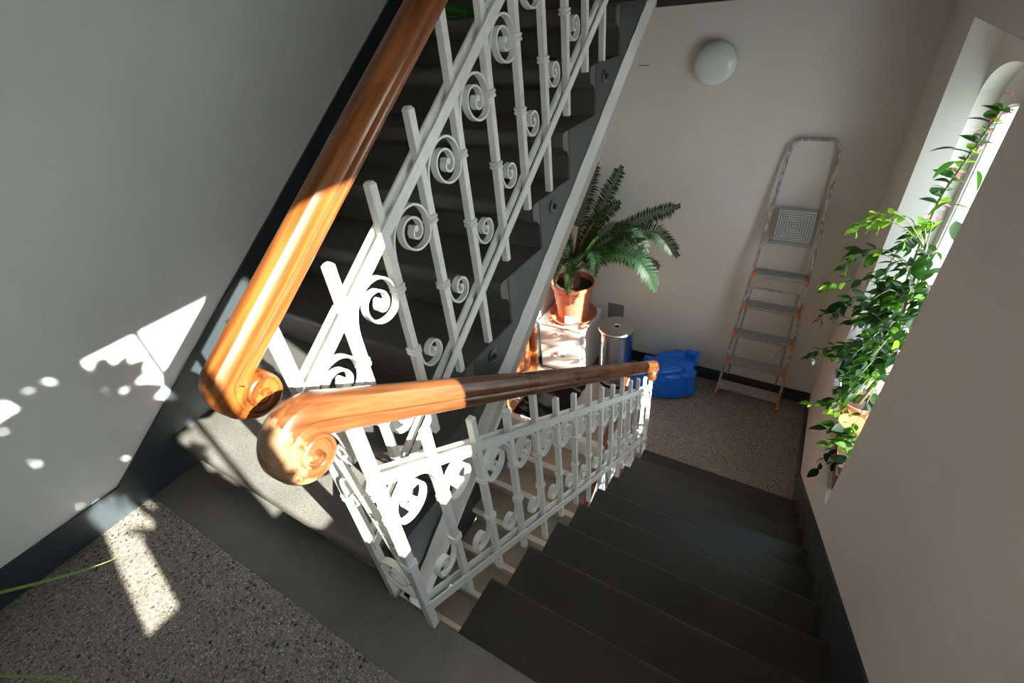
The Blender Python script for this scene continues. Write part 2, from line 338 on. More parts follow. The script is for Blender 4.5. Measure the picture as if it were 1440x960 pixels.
# floors and landings
struct(M().box(A, W, YB, YA+OV-.2151, -.2, 0), 'floor', m_terr, label='speckled terrazzo of the upper landing')
m = M(); prof = [(-.183, -.2), (-.183, 0), (-.014, 0), (-.004, -.004), (0, -.014), (0, -.05), (-.03, -.07), (-.03, -.2)]
m.prism(prof, XA-.0, W); m.box(A, XA, -.183, YA+OV, -.2, 0)
struct(m, 'trim_3', m_stone, label='dark stone edging strip of the upper landing')
struct(M().box(AF, W, YE+.02, L, LOW-.2, LOW), 'floor.001', m_terr, label='speckled terrazzo of the lower landing')
m = M(); m.prism([(YE-.02, LOW-.012), (YE-.015, LOW-.002), (YE, LOW+.001), (YE+.05, LOW+.001), (YE+.05, LOW-.2), (YE, LOW-.2), (YE-.02, LOW-.05)], A, XA)
struct(m, 'trim_4', m_strip, label='pale edge strip where the lower flight leaves the landing')
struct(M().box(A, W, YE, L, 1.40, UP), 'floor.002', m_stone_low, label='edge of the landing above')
struct(M().box(A, W, YB, YE-9*G+.3, Z0-.2, Z0), 'floor.003', m_terr)
# baseboards
T1_ = .30
def skirt(name, x0, x1, pts, mt=m_skirt, **k): return struct(M().prism(pts, x0, x1), name, mt, **k)
yk = (.129-T1_)/SL
skirt('baseboard_left', A, A+.012, [(YB, 0), (YB, .129), (yk, .129), (2.6, T1_+SL*2.6), (2.6, SL*2.6-.2), (0.3, 0)], label='dark blue-grey painted skirting climbing with the rising stairs')
ykb = (.171+1.8-.129)/SL
skirt('baseboard_right', W-.012, W, [(YB, 0), (YB, .129), ((.171-.129)/SL, .129), (ykb, LOW+.129), (L, LOW+.129), (L, LOW), (YE, LOW-.1), (.0, -.25)], label='dark skirting stepping down beside the descending stairs')
struct(M().box(A, W, L-.012, L, LOW, LOW+.129), 'baseboard_far', m_skirt, label='dark skirting along the lower landing wall')
skirt('baseboard_lower', A, A+.012, [(YE, LOW+.129), (YE, LOW-.2), (-.2, -3.6), (-.2, -3.3)], label='dark skirting beside the lowest flight')
struct(M().box(AF, AF+.012, 3.06, L, LOW, LOW+.129), 'baseboard_corner', m_skirt)

# flat door in the left wall of the lower landing
d = bpy.data.objects.new('door_1', None); COL.objects.link(d); d.location = (AF-.03, 2.42, LOW); prop(d, 'reddish-brown stained wooden flat door beside the white cabinet', None, None, 'structure')
M().box(AF-.06, AF-.03, 2.42, 3.02, LOW, .25).build('door_leaf', m_door, d, bevel=.003)
fr = M(); fr.box(AF-.03, AF+.03, 2.34, 2.43, LOW, .32); fr.box(AF-.03, AF+.03, 3.01, 3.06, LOW, .32); fr.box(AF-.03, AF+.03, 2.34, 3.06, .24, .32); fr.build('door_frame', m_door, d, bevel=.004)
for z0, z1 in ((LOW+.12, LOW+.62), (LOW+.72, LOW+1.35), (LOW+1.45, LOW+1.95)):
    p_ = M(); p_.box(AF-.03, AF-.015, 2.50, 2.97, z0, z1); p_.build('door_panel', m_door, d, bevel=.008)
M().tube([(AF-.03, 2.48, LOW+1.03), (AF+.03, 2.48, LOW+1.03), (AF+.035, 2.52, LOW+1.03), (AF+.035, 2.59, LOW+1.03)], .009).build('door_handle', m_steel, d)

# ------------------------------------------------------------------ stair flights
def step_profile(depth, low):                                # y measured inwards from the nosing, z from the tread
    p = [(OV, -low), (OV, -.098), (.040, -.082), (.028, -.070), (.012, -.064), (.003, -.056), (0, -.046), (0, -.018), (.004, -.007), (.012, -.001), (.022, 0), (depth, 0), (depth, -low)]
    return p
def add_step(parent, x0, x1, yn, zt, sgn, mt, rise=H, name='step'):
    m = M(); m.prism([(yn+sgn*y, zt+z) for y, z in step_profile(G+OV-.001, rise)], x0, x1)
    return m.build(name, mt, parent, sharp=45)
# rising flight
fa = root('rising_stair_flight', 'dark grey stone stairs climbing away to the upper left behind the white railing', 'staircase', (A, 0, 0))
for k in range(1, 10):
    add_step(fa, A+.012, XA-(.05 if k == 1 else .002), YA+(k-1)*G, k*H, 1, m_stone if k < 2 else m_stone_shaded)  # same stone: first step lighter as lit, the rest with shade in their colour
def jag(y0, y1, off, n=60, amp=.004):
    return [(y0+(y1-y0)*i/n, off+SL*(y0+(y1-y0)*i/n)+rnd.uniform(-amp, amp)) for i in range(n+1)]
saw = []
for k in range(1, 10):
    yr = YA+OV+(k-1)*G
    saw += [(yr+.006, (k-1)*H-.002), (yr+.006, k*H-.003)]
saw = [(.01, -.02)]+saw+[(YE+.02, 9*H)]
body = [(.03, -.18)]+[(y+.012, z-.03) for y, z in saw[1:]]+[(YE+.02, 1.42), (YE+.02, SL*YE-.27), (.05, SL*.05-.27)]
M().prism(body, A+.012, XA-.032).build('flight_slab', m_plaster, fa)
# side string: dark upper part following the steps, white band and chamfer below
mids = jag(.02, YE+.05, -.078)
M().prism(saw+[(YE+.05, SL*YE-.10)]+[(y, z-.006) for y, z in reversed(mids)], XA-.03, XA).build('stringer', m_dark, fa, label='dark grey painted side of the stairs')
band = mids+[(YE+.05, -.185+SL*(YE+.05)), (.02, -.185+SL*.02)]
M().prism(band, XA-.03, XA+.003).build('stringer_band', m_band, fa, label='white painted lower band with ragged paint edge')
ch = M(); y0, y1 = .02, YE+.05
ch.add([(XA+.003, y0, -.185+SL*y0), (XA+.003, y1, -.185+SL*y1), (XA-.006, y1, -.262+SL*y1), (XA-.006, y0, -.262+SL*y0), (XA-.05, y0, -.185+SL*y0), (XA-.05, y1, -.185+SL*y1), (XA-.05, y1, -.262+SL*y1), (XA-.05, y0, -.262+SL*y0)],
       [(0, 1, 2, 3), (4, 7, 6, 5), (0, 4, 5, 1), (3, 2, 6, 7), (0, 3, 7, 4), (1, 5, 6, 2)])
ch.build('stringer_edge', mat('shaded_brown_grey_paint', (.33, .29, .26), .6), fa, label='bare brownish lower chamfer with underside shade in its colour')  # brown-grey tone, darkened to carry the shade of the downward face
for y, z in ((.661, .488), (1.165, .846), (1.67, 1.205), (2.175, 1.565)):
    b_ = M(); b_.lathe([(.026, 0), (.026, .004), (.018, .007), (.011, .008), (.011, .016), (.006, .02)], (XA, y, z), 20, ax='x'); b_.build('fixing_bolt', m_dark, fa)
# descending flight
fb = root('descending_stair_flight', 'dark stone stairs going down along the right wall', 'staircase', (W, 0, 0))
for k in range(1, 10):
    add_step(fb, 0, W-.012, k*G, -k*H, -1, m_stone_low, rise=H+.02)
body = [(.0, -.2)]
for k in range(1, 10): body += [((k-1)*G+.02 if k > 1 else 0.02, -k*H-.05), (k*G-OV-.002, -k*H-.05)]
body += [(YE-.01, -9*H-.1), (YE-.01, LOW-.2), (.0, -.40)]
M().prism(body, .004, W-.013).build('flight_slab', m_dark, fb)
# lowest flight seen through the well
fc = root('lower_stair_flight', 'tan linoleum stairs with pale nosings seen down through the railing', 'staircase', (A, YE, LOW))
for k in range(1, 10):
    yn = YE-k*G; z = LOW-k*H
    m = M(); m.box(A+.012, XA, yn+.02, yn+G+.018, z-H-.02, z); m.build('step', m_lino, fc)
    m = M(); m.prism([(yn-.012, z-.028), (yn-.012, z-.004), (yn-.008, z+.002), (yn+.022, z+.003), (yn+.022, z-.028)], A+.012, XA); m.build('nosing', m_strip, fc)
st = [(YE+.02, LOW), (YE+.02, LOW-.35), (YE-9*G, LOW-9*H-.35)]
for k in range(9, 0, -1): st += [(YE-k*G, LOW-k*H-.004), (YE-(k-1)*G, LOW-k*H-.004)]
M().prism(st, XA, XA+.02).build('stringer', m_band, fc)

# ------------------------------------------------------------------ railings
def strip_sec(w=.020, t=.0055): return [(-w/2, -t/2), (w/2, -t/2), (w/2, t/2), (-w/2, t/2)]
BIG = [(-.157, .395), (-.157, .44), (-.156, .48), (-.149, .516), (-.130, .550), (-.095, .574), (-.058, .577), (-.030, .560), (-.015, .530), (-.014, .500), (-.025, .476), (-.048, .464), (-.075, .464), (-.100, .478), (-.114, .503), (-.112, .529), (-.096, .546), (-.072, .549), (-.052, .537), (-.044, .516), (-.050, .498), (-.065, .491), (-.078, .499), (-.077, .513), (-.068, .518)]
SMALL = [(.013, .322), (.013, .288), (.022, .260), (.043, .240), (.069, .237), (.091, .250), (.099, .272), (.093, .295), (.076, .307), (.056, .302), (.046, .287), (.050, .271), (.063, .265), (.074, .273), (.069, .283)]
def scroll_mesh(P, sgn, eye):
    pts = [(p.x*sgn, p.y) for p in [Vector((q[0], q[1])) for q in [(v.x, v.y) for v in crom([(a_, b_, 0) for a_, b_ in P], 4)]]]
    m = M(); m.sweep_yz(pts, strip_sec()); e_ = pts[-1]
    m.lathe([(eye, -.011), (eye, .011)], (0, e_[0], e_[1]), 10, ax='x'); return m.mesh('scroll', 40)
SM = {}
for sg in (1, -1): SM[sg] = (scroll_mesh(BIG, sg, .008), scroll_mesh(SMALL, sg, .006))
for a_ in SM.values():
    for b_ in a_: b_.materials.append(m_iron)
cm = M()
def sq(w_, z_):
    c_ = w_*.35; return [(w_, -w_+c_, z_), (w_, w_-c_, z_), (w_-c_, w_, z_), (-w_+c_, w_, z_), (-w_, w_-c_, z_), (-w_, -w_+c_, z_), (-w_+c_, -w_, z_), (w_-c_, -w_, z_)]
cm.rings([sq(w_, z_) for w_, z_ in ((.0115, -.011), (.0165, -.010), (.018, -.006), (.0165, -.002), (.0145, 0), (.0165, .002), (.018, .006), (.0165, .010), (.0115, .011))])
collar_mesh = cm.mesh('collar', 50); collar_mesh.materials.append(m_iron)
def bar_mesh(z0, z1, tip, w=.0112):
    m = M(); c = .0016
    def oct_(w, z): return [(w, -w+c, z), (w, w-c, z), (w-c, w, z), (-w+c, w, z), (-w, w-c, z), (-w, -w+c, z), (-w+c, -w, z), (w-c, -w, z)]
    r = [oct_(w, z0), oct_(w, z1-.006)] + ([oct_(w-.0045, z1)] if tip else [oct_(w, z1)])
    m.rings(r); return m.mesh('baluster', 20)
def railing(root_o, x, y0, sgn, zoff, tall, feet, n=14, wood_m=None, full=True):
    """sgn=+1 climbs with +y; nosing line z = zoff + sgn*SL*y"""
    line = lambda y: zoff+sgn*SL*y
    for i in range(n+1):
        y = y0+i*S; zl = line(y)
        z0 = zl+.005 if i not in feet else feet[i]
        me = bar_mesh(z0, zl+(.845 if i in tall else .785), i not in tall, .0112 if i not in (0, n) else .0125); me.materials.append(m_iron)
        o = link('newel' if i in (0, n) else 'baluster', me, root_o, Matrix.Translation((x, y, 0)))
        for zc in (.518, .323):
            c = bpy.data.objects.new('collar', collar_mesh); COL.objects.link(c); c.parent = o; c.location = (0, 0, zl+zc)
        nb = i >= 1
        if (sgn > 0 and i >= 1) or (sgn < 0 and i < n): link('scroll', SM[sgn][0], root_o, Matrix.Translation((x, y, zl)))
        if (sgn > 0 and i < n) or (sgn < 0 and i >= 1): link('small_scroll', SM[sgn][1], root_o, Matrix.Translation((x, y, zl)))
    ya, yb = y0-.004, y0+n*S+.004
    for off in (.672, .108):
        for s in (-1, 1):
            m = M(); m.prism([(ya, line(ya)+off-.018), (yb, line(yb)+off-.018), (yb, line(yb)+off+.018), (ya, line(ya)+off+.018)], x+s*.0155-.003, x+s*.0155+.003)
            m.build('rail_bar', m_iron, root_o)
def rail_section(hw, hh):                                   # moulded loaf profile with a bead groove on each flank
    q = [(0, 1), (.42, .96), (.74, .80), (.94, .52), (1., .18), (.96, -.06), (.80, -.20), (.86, -.34), (.86, -.62), (.70, -.86), (.45, -1.)]
    P = [(a_*hw, b_*hh) for a_, b_ in q]
    return P+[(-a_, b_) for a_, b_ in reversed(P[1:])]
def interp(keys, t):
    for (t0, *v0), (t1, *v1) in zip(keys, keys[1:]):
        if t <= t1:
            u = (t-t0)/(t1-t0); return [p+(q-p)*u for p, q in zip(v0, v1)]
    return list(keys[-1][1:])
def handrail(root_o, x, sgn, zoff, c, ang0, keys, yend, wm, name='handrail', label=None, endvol=False):
    """volute about c from angle ang0 (deg) inwards, joined to the straight run"""
    off = .885; hw, hh = .031, .039
    line = lambda y: zoff+off+sgn*SL*y
    path, secs, xo = [], [], []
    N = 110; A1 = keys[-1][0]
    for i in range(N, -1, -1):
        t = A1*i/N; r, h_, w_, bo = interp(keys, t); a_ = R(ang0+t)
        path.append((c[0]+r*math.cos(a_), c[1]+r*math.sin(a_)))
        secs.append([(p+bo, q*(-1 if sgn < 0 else 1)*(1)) for p, q in rail_section(w_, h_)])
    y_s = path[-1][0]; nst = 36
    n_dir = Vector((math.cos(R(ang0)), math.sin(R(ang0))))
    for i in range(1, nst+1):
        y = y_s+(yend-y_s)*i/nst
        k = min(1, i/3); base = path[N]
        z = base[1]+sgn*SL*(y-y_s)
        zz = z*(1-k)+(line(y))*k
        path.append((y, zz)); secs.append([(p, q*(-1 if sgn < 0 else 1)) for p, q in rail_section(hw, hh)])
    if endvol:
        cy, cz = yend+.012, line(yend)-.050
        a0 = 90+math.degrees(math.atan(-SL)); r0 = .052
        base = path[-1]
        for i in range(1, 61):
            t = i/60; a_ = R(a0-t*420); r = r0*(1-t)**.8*.9+.006; h_ = hh*(1-.78*t)
            path.append((base[0]-math.cos(R(a0))*r0*1.0+r*math.cos(a_)*1.0+.0, base[1]-math.sin(R(a0))*r0+r*math.sin(a_)))
            secs.append([(p*(1+.1*t), -q) for p, q in rail_section(hw, h_)])
    # secs use "outer side" = away from the volute centre; in-plane normal from sweep is left of travel
    m = M(); rs = []
    for i, (y, z) in enumerate(path):
        a_ = path[max(i-1, 0)]; b_ = path[min(i+1, len(path)-1)]
        ty, tz = b_[0]-a_[0], b_[1]-a_[1]; l = math.hypot(ty, tz) or 1; ny, nz = -tz/l, ty/l
        rs.append([(x+q, y+ny*w*sgn*(-1 if sgn < 0 else 1)*1., z+nz*w*(1 if sgn > 0 else 1)) if sgn > 0 else (x+q, y-ny*w, z-nz*w) for q, w in secs[i]])
    m.rings(rs)
    return m.build(name, wm, root_o, label=label, sharp=28)
def tread_up(y):
    k = math.floor((y-YA)/G)+1
    return max(0, k)*H
def tread_dn(y): return -(math.floor(y/G)+1)*H

ru = root('rising_stair_railing', 'white wrought-iron scroll railing with orange-brown handrail along the rising stairs', 'railing', (XU, 0, 0))
railing(ru, XU, -.003, 1, .18, (0, 4, 7, 10, 14), {0: 0.0, 4: tread_up(4*S), 7: tread_up(7*S), 10: tread_up(10*S), 14: tread_up(2.3)})
# keys: (angle past tangent, centreline radius, half height, half width, bulge)
def vol(rows): return [(t, ro-hh, hh, w, b) for t, ro, hh, w, b in rows]
KA = vol([(0, .1026, .039, .031, 0), (25, .086, .0325, .031, 0), (55, .069, .0235, .031, 0), (90, .057, .0165, .0315, 0), (145, .049, .012, .0325, .001), (235, .044, .0100, .0335, .0015), (325, .039, .0092, .0345, .002), (415, .031, .008, .0355, .003), (505, .0235, .0068, .0365, .004), (600, .016, .0055, .0375, .006), (720, .008, .0045, .0385, .008)])
handrail(ru, XU, 1, .18, (-.082, .930), 125, KA, 2.42, m_woodA, label='varnished wooden handrail ending in a carved volute')
rd = root('descending_stair_railing', 'white wrought-iron scroll railing with worn wooden handrail beside the descending stairs', 'railing', (XD, 0, 0))
railing(rd, XD, -.0166, -1, 0., (0, 4, 7, 10, 14), {0: 0.0, 4: tread_dn(4*S)+.02, 7: tread_dn(7*S)+.02, 10: tread_dn(10*S)+.02, 14: LOW})
KB = vol([(0, .1035, .039, .031, 0), (40, .096, .036, .031, 0), (85, .078, .028, .0315, 0), (130, .064, .0205, .0325, .0005), (190, .055, .0145, .0335, .0015), (270, .048, .0118, .0345, .002), (360, .042, .0102, .0355, .003), (450, .033, .0086, .0365, .004), (540, .0245, .007, .0375, .005), (640, .0155, .0055, .0385, .007), (750, .008, .0045, .0395, .009)])
handrail(rd, -.0, -1, 0., (-.124, .893), 55, KB, 2.34, m_woodB, label='worn wooden handrail with a carved volute at its top end', endvol=True)
for par, x_, c_, mt_v in ((ru, XU, (-.082, .930), m_woodA), (rd, 0., (-.124, .893), m_woodB)):
    M().lathe([(.020, -.031), (.036, -.029), (.038, -.02), (.038, .02), (.036, .029), (.020, .031)], (x_, c_[0], c_[1]), 32, ax='x').build('volute_core', mt_v, par)
# short scrollwork panel between the two newels, standing on the landing edge
def panel_strip(P, parent, name='scroll', k=5, y=-.010):
    pts = [(v.x, v.y) for v in crom([(a_, b_, 0) for a_, b_ in P], k)]
    m = M(); rs = []; sec = strip_sec()
    for i, (px, pz) in enumerate(pts):
        a_ = pts[max(i-1, 0)]; b_ = pts[min(i+1, len(pts)-1)]; tx, tz = b_[0]-a_[0], b_[1]-a_[1]; l = math.hypot(tx, tz) or 1
        rs.append([(px-tz/l*w, y+q, pz+tx/l*w) for q, w in sec])
    m.rings(rs); return m.build(name, m_iron, parent, sharp=40)
def spiral(cx, cz, r, a0, turns, sg=1, n=14):
    return [(cx+r*(1-.80*i/n)*math.cos(R(a0)+sg*2*math.pi*turns*i/n), cz+r*(1-.80*i/n)*math.sin(R(a0)+sg*2*math.pi*turns*i/n)) for i in range(n+1)]
pn = root('landing_scroll_panel', 'narrow white iron panel of scrolls between the two newels at the landing edge', 'railing', (-.09, -.01, 0))
panel_strip([(-.165, .80), (-.150, .74), (-.115, .60), (-.083, .45), (-.052, .28), (-.022, .17)], pn, 'diagonal_bar')
panel_strip([(-.024, .150), (-.050, .126), (-.090, .122)]+spiral(-.100, .195, .068, 250, 1.5, -1), pn)
panel_strip([(-.098, .56), (-.080, .50), (-.060, .455)]+spiral(-.063, .415, .026, 60, 1.3, -1), pn)
panel_strip([(-.120, .62), (-.150, .60), (-.162, .565)]+spiral(-.140, .525, .024, 150, 1.3, 1), pn)
panel_strip([(-.150, .75), (-.120, .79), (-.085, .78)]+spiral(-.088, .725, .036, 60, 1.4, -1), pn)
panel_strip([(-.040, .23), (-.020, .30), (-.022, .36)]+spiral(-.045, .36, .020, 0, 1.2, 1), pn)
for z_ in (.62, .33):
    M().box(-.168, -.011, -.016, -.004, z_-.004, z_+.004) if False else None
# railing of the flight below
rc = root('lower_stair_railing', 'brown handrail and white balusters of the flight below, seen through the well', 'railing', (XU, 0, -3.6))
railing(rc, XU, -.003+3*S, 1, .18-3.6, (1, 4, 7, 11), {1: -3.6+.18+SL*4*S-.1, 4: -3.6+tread_up(7*S), 7: -3.6+tread_up(10*S), 11: LOW}, n=11)
mm_ = M(); line = lambda y: .18-3.6+.885+SL*y
mm_.sweep_yz([(.3, line(.3)), (2.30, line(2.30)), (2.36, line(2.36)+.02), (2.42, line(2.38))], rail_section(.031, .039), XU); mm_.build('handrail', m_woodA, rc)

# ------------------------------------------------------------------ things on the far wall
lp = root('wall_lamp', 'round white opal glass lamp high on the cream wall', 'lamp', (-.10, L, 1.005))
M().lathe([(.105, 0), (.105, -.018), (.098, -.022)], (-.10, L, 1.005), 40, ax='y').build('lamp_base', m_pvc, lp)
M().lathe([(.132, -.014), (.140, -.024), (.141, -.040), (.134, -.058), (.115, -.075), (.085, -.086), (.045, -.092), (.006, -.094)], (-.10, L, 1.005), 48, ax='y').build('lamp_shade', m_opal, lp)
hp = root('wall_hatch', 'faint square hatch painted over in the cream wall left of the lamp', 'hatch', (-.76, L, .745))
M().box(-.95, -.56, L-.004, L, .745, 1.006).build('hatch_cover', m_wallr, hp, bevel=.002); M().box(-.66, -.575, L-.0065, L-.004, 1.001, 1.008).build('hinge', m_plate, hp)
M().box(-.84, -.67, L-.006, L, -1.34, -1.14).build('wall_plate', m_plate, None, 'dark grey metal plate on the wall behind the steel bin', 'plate', bevel=.002)

# step ladder leaning on the far wall
la = root('step_ladder', 'paint-spattered aluminium stepladder leaning against the cream wall', 'ladder', (.63, 3.42, LOW))
def lp_(z, s):                                              # point on a stile, s=-1 left, +1 right
    t = (z-LOW)/(.50-LOW); cx = .628+(.640-.628)*t; hw = .268+(.150-.268)*t
    return Vector((cx+s*hw, 3.405+(3.60-3.405)*t, z))
pts = [lp_(LOW+.01, -1)]+[lp_(z, -1) for z in (-1.2, -.5, .1, .40)]
top = crom([lp_(.40, -1), lp_(.47, -1)+Vector((.006, 0, 0)), Vector((.525, 3.601, .515)), Vector((.56, 3.603, .525)), Vector((.72, 3.603, .525)), Vector((.755, 3.601, .515)), lp_(.47, 1)+Vector((-.006, 0, 0)), lp_(.40, 1)], 4)
pts += top[1:]+[lp_(z, 1) for z in (.1, -.5, -1.2)]+[lp_(LOW+.01, 1)]
M().tube(pts, .0125, 10).build('ladder_rail', m_alu, la)
for z in (-1.62, -1.335, -1.045, -.757, -.465):
    a_, b_ = lp_(z, -1), lp_(z, 1); y = a_.y
    so_ = M().box(a_.x+.012, b_.x-.012, y-.072, y+.040, z-.028, z).build('rung', m_alu, la, bevel=.003)
    gr = M()
    for j in range(6): gr.box(a_.x+.018, b_.x-.018, y-.066+j*.018, y-.058+j*.018, z, z+.004)
    gr.build('grip_ribs', m_alu, so_)
    for s, p_ in ((-1, a_), (1, b_)): M().box(p_.x-s*.012-.012, p_.x-s*.012+.012, y-.074, y-.012, z-.032, z+.006).build('rung_cap', m_orange, la, bevel=.003)
for s in (-1, 1):
    p_ = lp_(LOW, s); M().lathe([(.018, 0), (.018, .035), (.014, .045)], (p_.x, p_.y, LOW), 12).build('ladder_foot', m_red, la)
# folded platform: ribbed square plate
pf = M(); c0, c1 = lp_(-.20, -1), lp_(.05, -1)
yA, yB_ = c0.y-.035, c1.y-.035
pf.add([(.508, yA, -.200), (.782, yA, -.200), (.765, yB_, .062), (.520, yB_, .062), (.508, yA+.012, -.200), (.782, yA+.012, -.200), (.765, yB_+.012, .062), (.520, yB_+.012, .062)], [(0, 1, 2, 3), (4, 7, 6, 5), (0, 4, 5, 1), (1, 5, 6, 2), (2, 6, 7, 3), (3, 7, 4, 0)])
m_rib = mat('ribbed_aluminium', (.30, .29, .28), .45, .4); po = pf.build('platform', m_rib, la)
rb_ = M()
for k in range(7):
    i_ = .012+k*.017
    x0, x1, z0, z1 = .512+i_, .775-i_, -.195+i_, .057-i_
    if z1-z0 < .02: break
    yy = lambda z: yA+(yB_-yA)*(z+.2)/.262-.007
    for (xa, xb, za, zb) in ((x0, x1, z0, z0+.008), (x0, x1, z1-.008, z1), (x0, x0+.008, z0, z1), (x1-.008, x1, z0, z1)):
        ym = yy((za+zb)/2) if zb-za < .02 else None
        rb_.add([(xa, yy(za), za), (xb, yy(za), za), (xb, yy(zb), zb), (xa, yy(zb), zb), (xa, yy(za)+.006, za), (xb, yy(za)+.006, za), (xb, yy(zb)+.006, zb), (xa, yy(zb)+.006, zb)], [(0, 1, 2, 3), (0, 4, 5, 1), (1, 5, 6, 2), (2, 6, 7, 3), (3, 7, 4, 0)])
rb_.build('platform_ribs', mat('bright_aluminium', (.62, .60, .58), .4, .3), po)
M().box(.495, .79, yA-.005, yA+.02, -.222, -.198).build('platform_hinge', m_alu, la)
bk = M(); bl = [Vector((.455, 3.50, -.62)), Vector((.435, 3.53, -1.15)), Vector((.42, 3.545, -1.60))]; br = [Vector((.80, 3.50, -.62)), Vector((.82, 3.53, -1.15)), Vector((.835, 3.545, -1.60))]
bk.tube(bl, .010); bk.tube(br, .010); bk.tube([bl[0], br[0]], .010); bk.tube([bl[1], br[1]], .008); bk.tube([(.82, 3.53, -1.12), (.72, 3.50, -1.33)], .007); bk.build('rear_legs', m_alu, la)

# ------------------------------------------------------------------ cabinet and what stands on it
CX0, CX1, CY0, CY1, CT = -1.385, -.885, 3.10, 3.56, -1.185
cb = root('white_cabinet', 'small white two-drawer cabinet under the potted cycad', 'cabinet', ((CX0+CX1)/2, (CY0+CY1)/2, LOW))
M().box(CX0, CX1, CY0+.018, CY1, LOW+.03, CT-.02).build('body', m_white, cb, bevel=.004)
M().box(CX0-.004, CX1+.004, CY0-.004, CY1, CT-.02, CT).build('top', m_white, cb, bevel=.004)
M().box(CX0+.02, CX1-.02, CY0+.05, CY1-.02, LOW, LOW+.03).build('plinth', m_black, cb)
for z0, z1 in ((CT-.265, CT-.035), (LOW+.075, CT-.275)):
    dr = M().box(CX0+.012, CX1-.045, CY0, CY0+.018, z0, z1).build('drawer', m_white, cb, bevel=.004)
    hx, hz = (CX0+CX1)/2-.01, (z0+z1)/2+.05
    hd = M(); hd.lathe([(.013, 0), (.013, -.006), (.006, -.009), (.006, -.014)], (hx-.035, CY0, hz), 12, ax='y'); hd.lathe([(.013, 0), (.013, -.006), (.006, -.009), (.006, -.014)], (hx+.035, CY0, hz), 12, ax='y')
    hd.tube(crom([(hx-.035, CY0-.013, hz), (hx-.025, CY0-.018, hz-.022), (hx, CY0-.02, hz-.012), (hx+.025, CY0-.018, hz-.022), (hx+.035, CY0-.013, hz)], 4), .004)
    hd.build('drawer_handle', m_chrome, dr)
sx, sy = -1.10, 3.335
M().lathe([(.19, 0), (.21, .004), (.228, .032), (.243, .042), (.238, .046), (.220, .036), (.195, .012), (.02, .010)], (sx, sy, CT), 48).build('plant_saucer', m_terra, None, 'wide terracotta saucer under the cycad pot on the white cabinet', 'saucer')
pz = CT+.010; ph = .39
cy = root('potted_cycad', 'dark green cycad in a terracotta pot on the white cabinet', 'plant', (sx, sy, pz))
M().lathe([(.145, 0), (.15, .004), (.196, ph-.045), (.199, ph-.043), (.201, ph-.040), (.211, ph-.038), (.216, ph), (.205, ph), (.198, ph-.05), (.192, ph-.07), (.05, ph-.075)], (sx, sy, pz), 48).build('pot', m_terra, cy)
so_ = M(); n = 24; rings = []
for j in range(7):
    r = .197*(1-j/6.5); rings.append([(sx+r*math.cos(2*math.pi*i/n), sy+r*math.sin(2*math.pi*i/n), pz+ph-.06+.018*math.sin(j*1.3)+rnd.uniform(-.008, .012)) for i in range(n)])
so_.rings(rings); so_.build('soil', m_soil, cy)
CZ = pz+ph+.09
tr = M(); tr.lathe([(.062, -.15), (.072, -.10), (.070, -.05), (.055, 0), (.03, .03), (.004, .045)], (sx, sy, CZ), 20)
for i in range(90):
    a_ = rnd.uniform(0, 6.28); z_ = rnd.uniform(-.14, .03); r_ = .066*(1-max(0, z_)*10)
    p_ = Vector((sx+r_*math.cos(a_), sy+r_*math.sin(a_), CZ+z_)); q_ = p_+Vector((math.cos(a_)*.024, math.sin(a_)*.024, .026))
    s_ = Vector((-math.sin(a_), math.cos(a_), 0))*.011
    tr.add([p_-s_, p_+s_, q_, p_-Vector((0, 0, .012))], [(0, 1, 2), (0, 2, 3), (1, 3, 2)])
tr.build('trunk', m_bark, cy, sharp=30)
def frond(P, ll=.10, n=60, mt=m_palm, dead=False, tw=0.):
    pts = crom([Vector(p) for p in P], 12); L_ = [0]
    for a_, b_ in zip(pts, pts[1:]): L_.append(L_[-1]+(b_-a_).length)
    tot = L_[-1]; n = max(12, int(tot*.84/.0115))
    def at(d):
        for i in range(len(L_)-1):
            if d <= L_[i+1] or i == len(L_)-2:
                t = (d-L_[i])/max(1e-6, L_[i+1]-L_[i]); return pts[i].lerp(pts[i+1], t), (pts[i+1]-pts[i]).normalized()
    m = M(); m.tube(pts, [.0045*(1-.7*i/len(pts)) for i in range(len(pts))], 5)
    for k in range(n):
        u = .16+.84*k/(n-1); p, t = at(u*tot)
        side = t.cross(Vector((0, 0, 1)))
        if side.length < .2: side = t.cross(Vector((.5, -.8, .2)))
        side.normalize(); side = Matrix.Rotation(R(tw), 3, t) @ side; up = side.cross(t).normalized()
        l = ll*(math.sin(math.pi*min(1, .10+.95*(u*.86)))**.6)*(.55 if u > .96 else 1)
        for s in (-1, 1):
            dr = (side*s*.90+t*.42+up*(.22 if not dead else -.4)+Vector((0, 0, rnd.uniform(-.10, .06)))+t*rnd.uniform(-.08, .08)).normalized()
            w = (t-dr*t.dot(dr)).normalized()*.0058
            l *= rnd.uniform(.86, 1.1); a_ = p; b_ = p+dr*l*.55+up*.004; c_ = p+dr*l-Vector((0, 0, l*.16))
            m.add([a_-w*.6, a_+w*.6, b_+w, c_, b_-w], [(0, 1, 2, 4), (4, 2, 3)])
    return m.build('frond', mt, cy, sharp=0)
C0 = (sx, sy, CZ+.01)
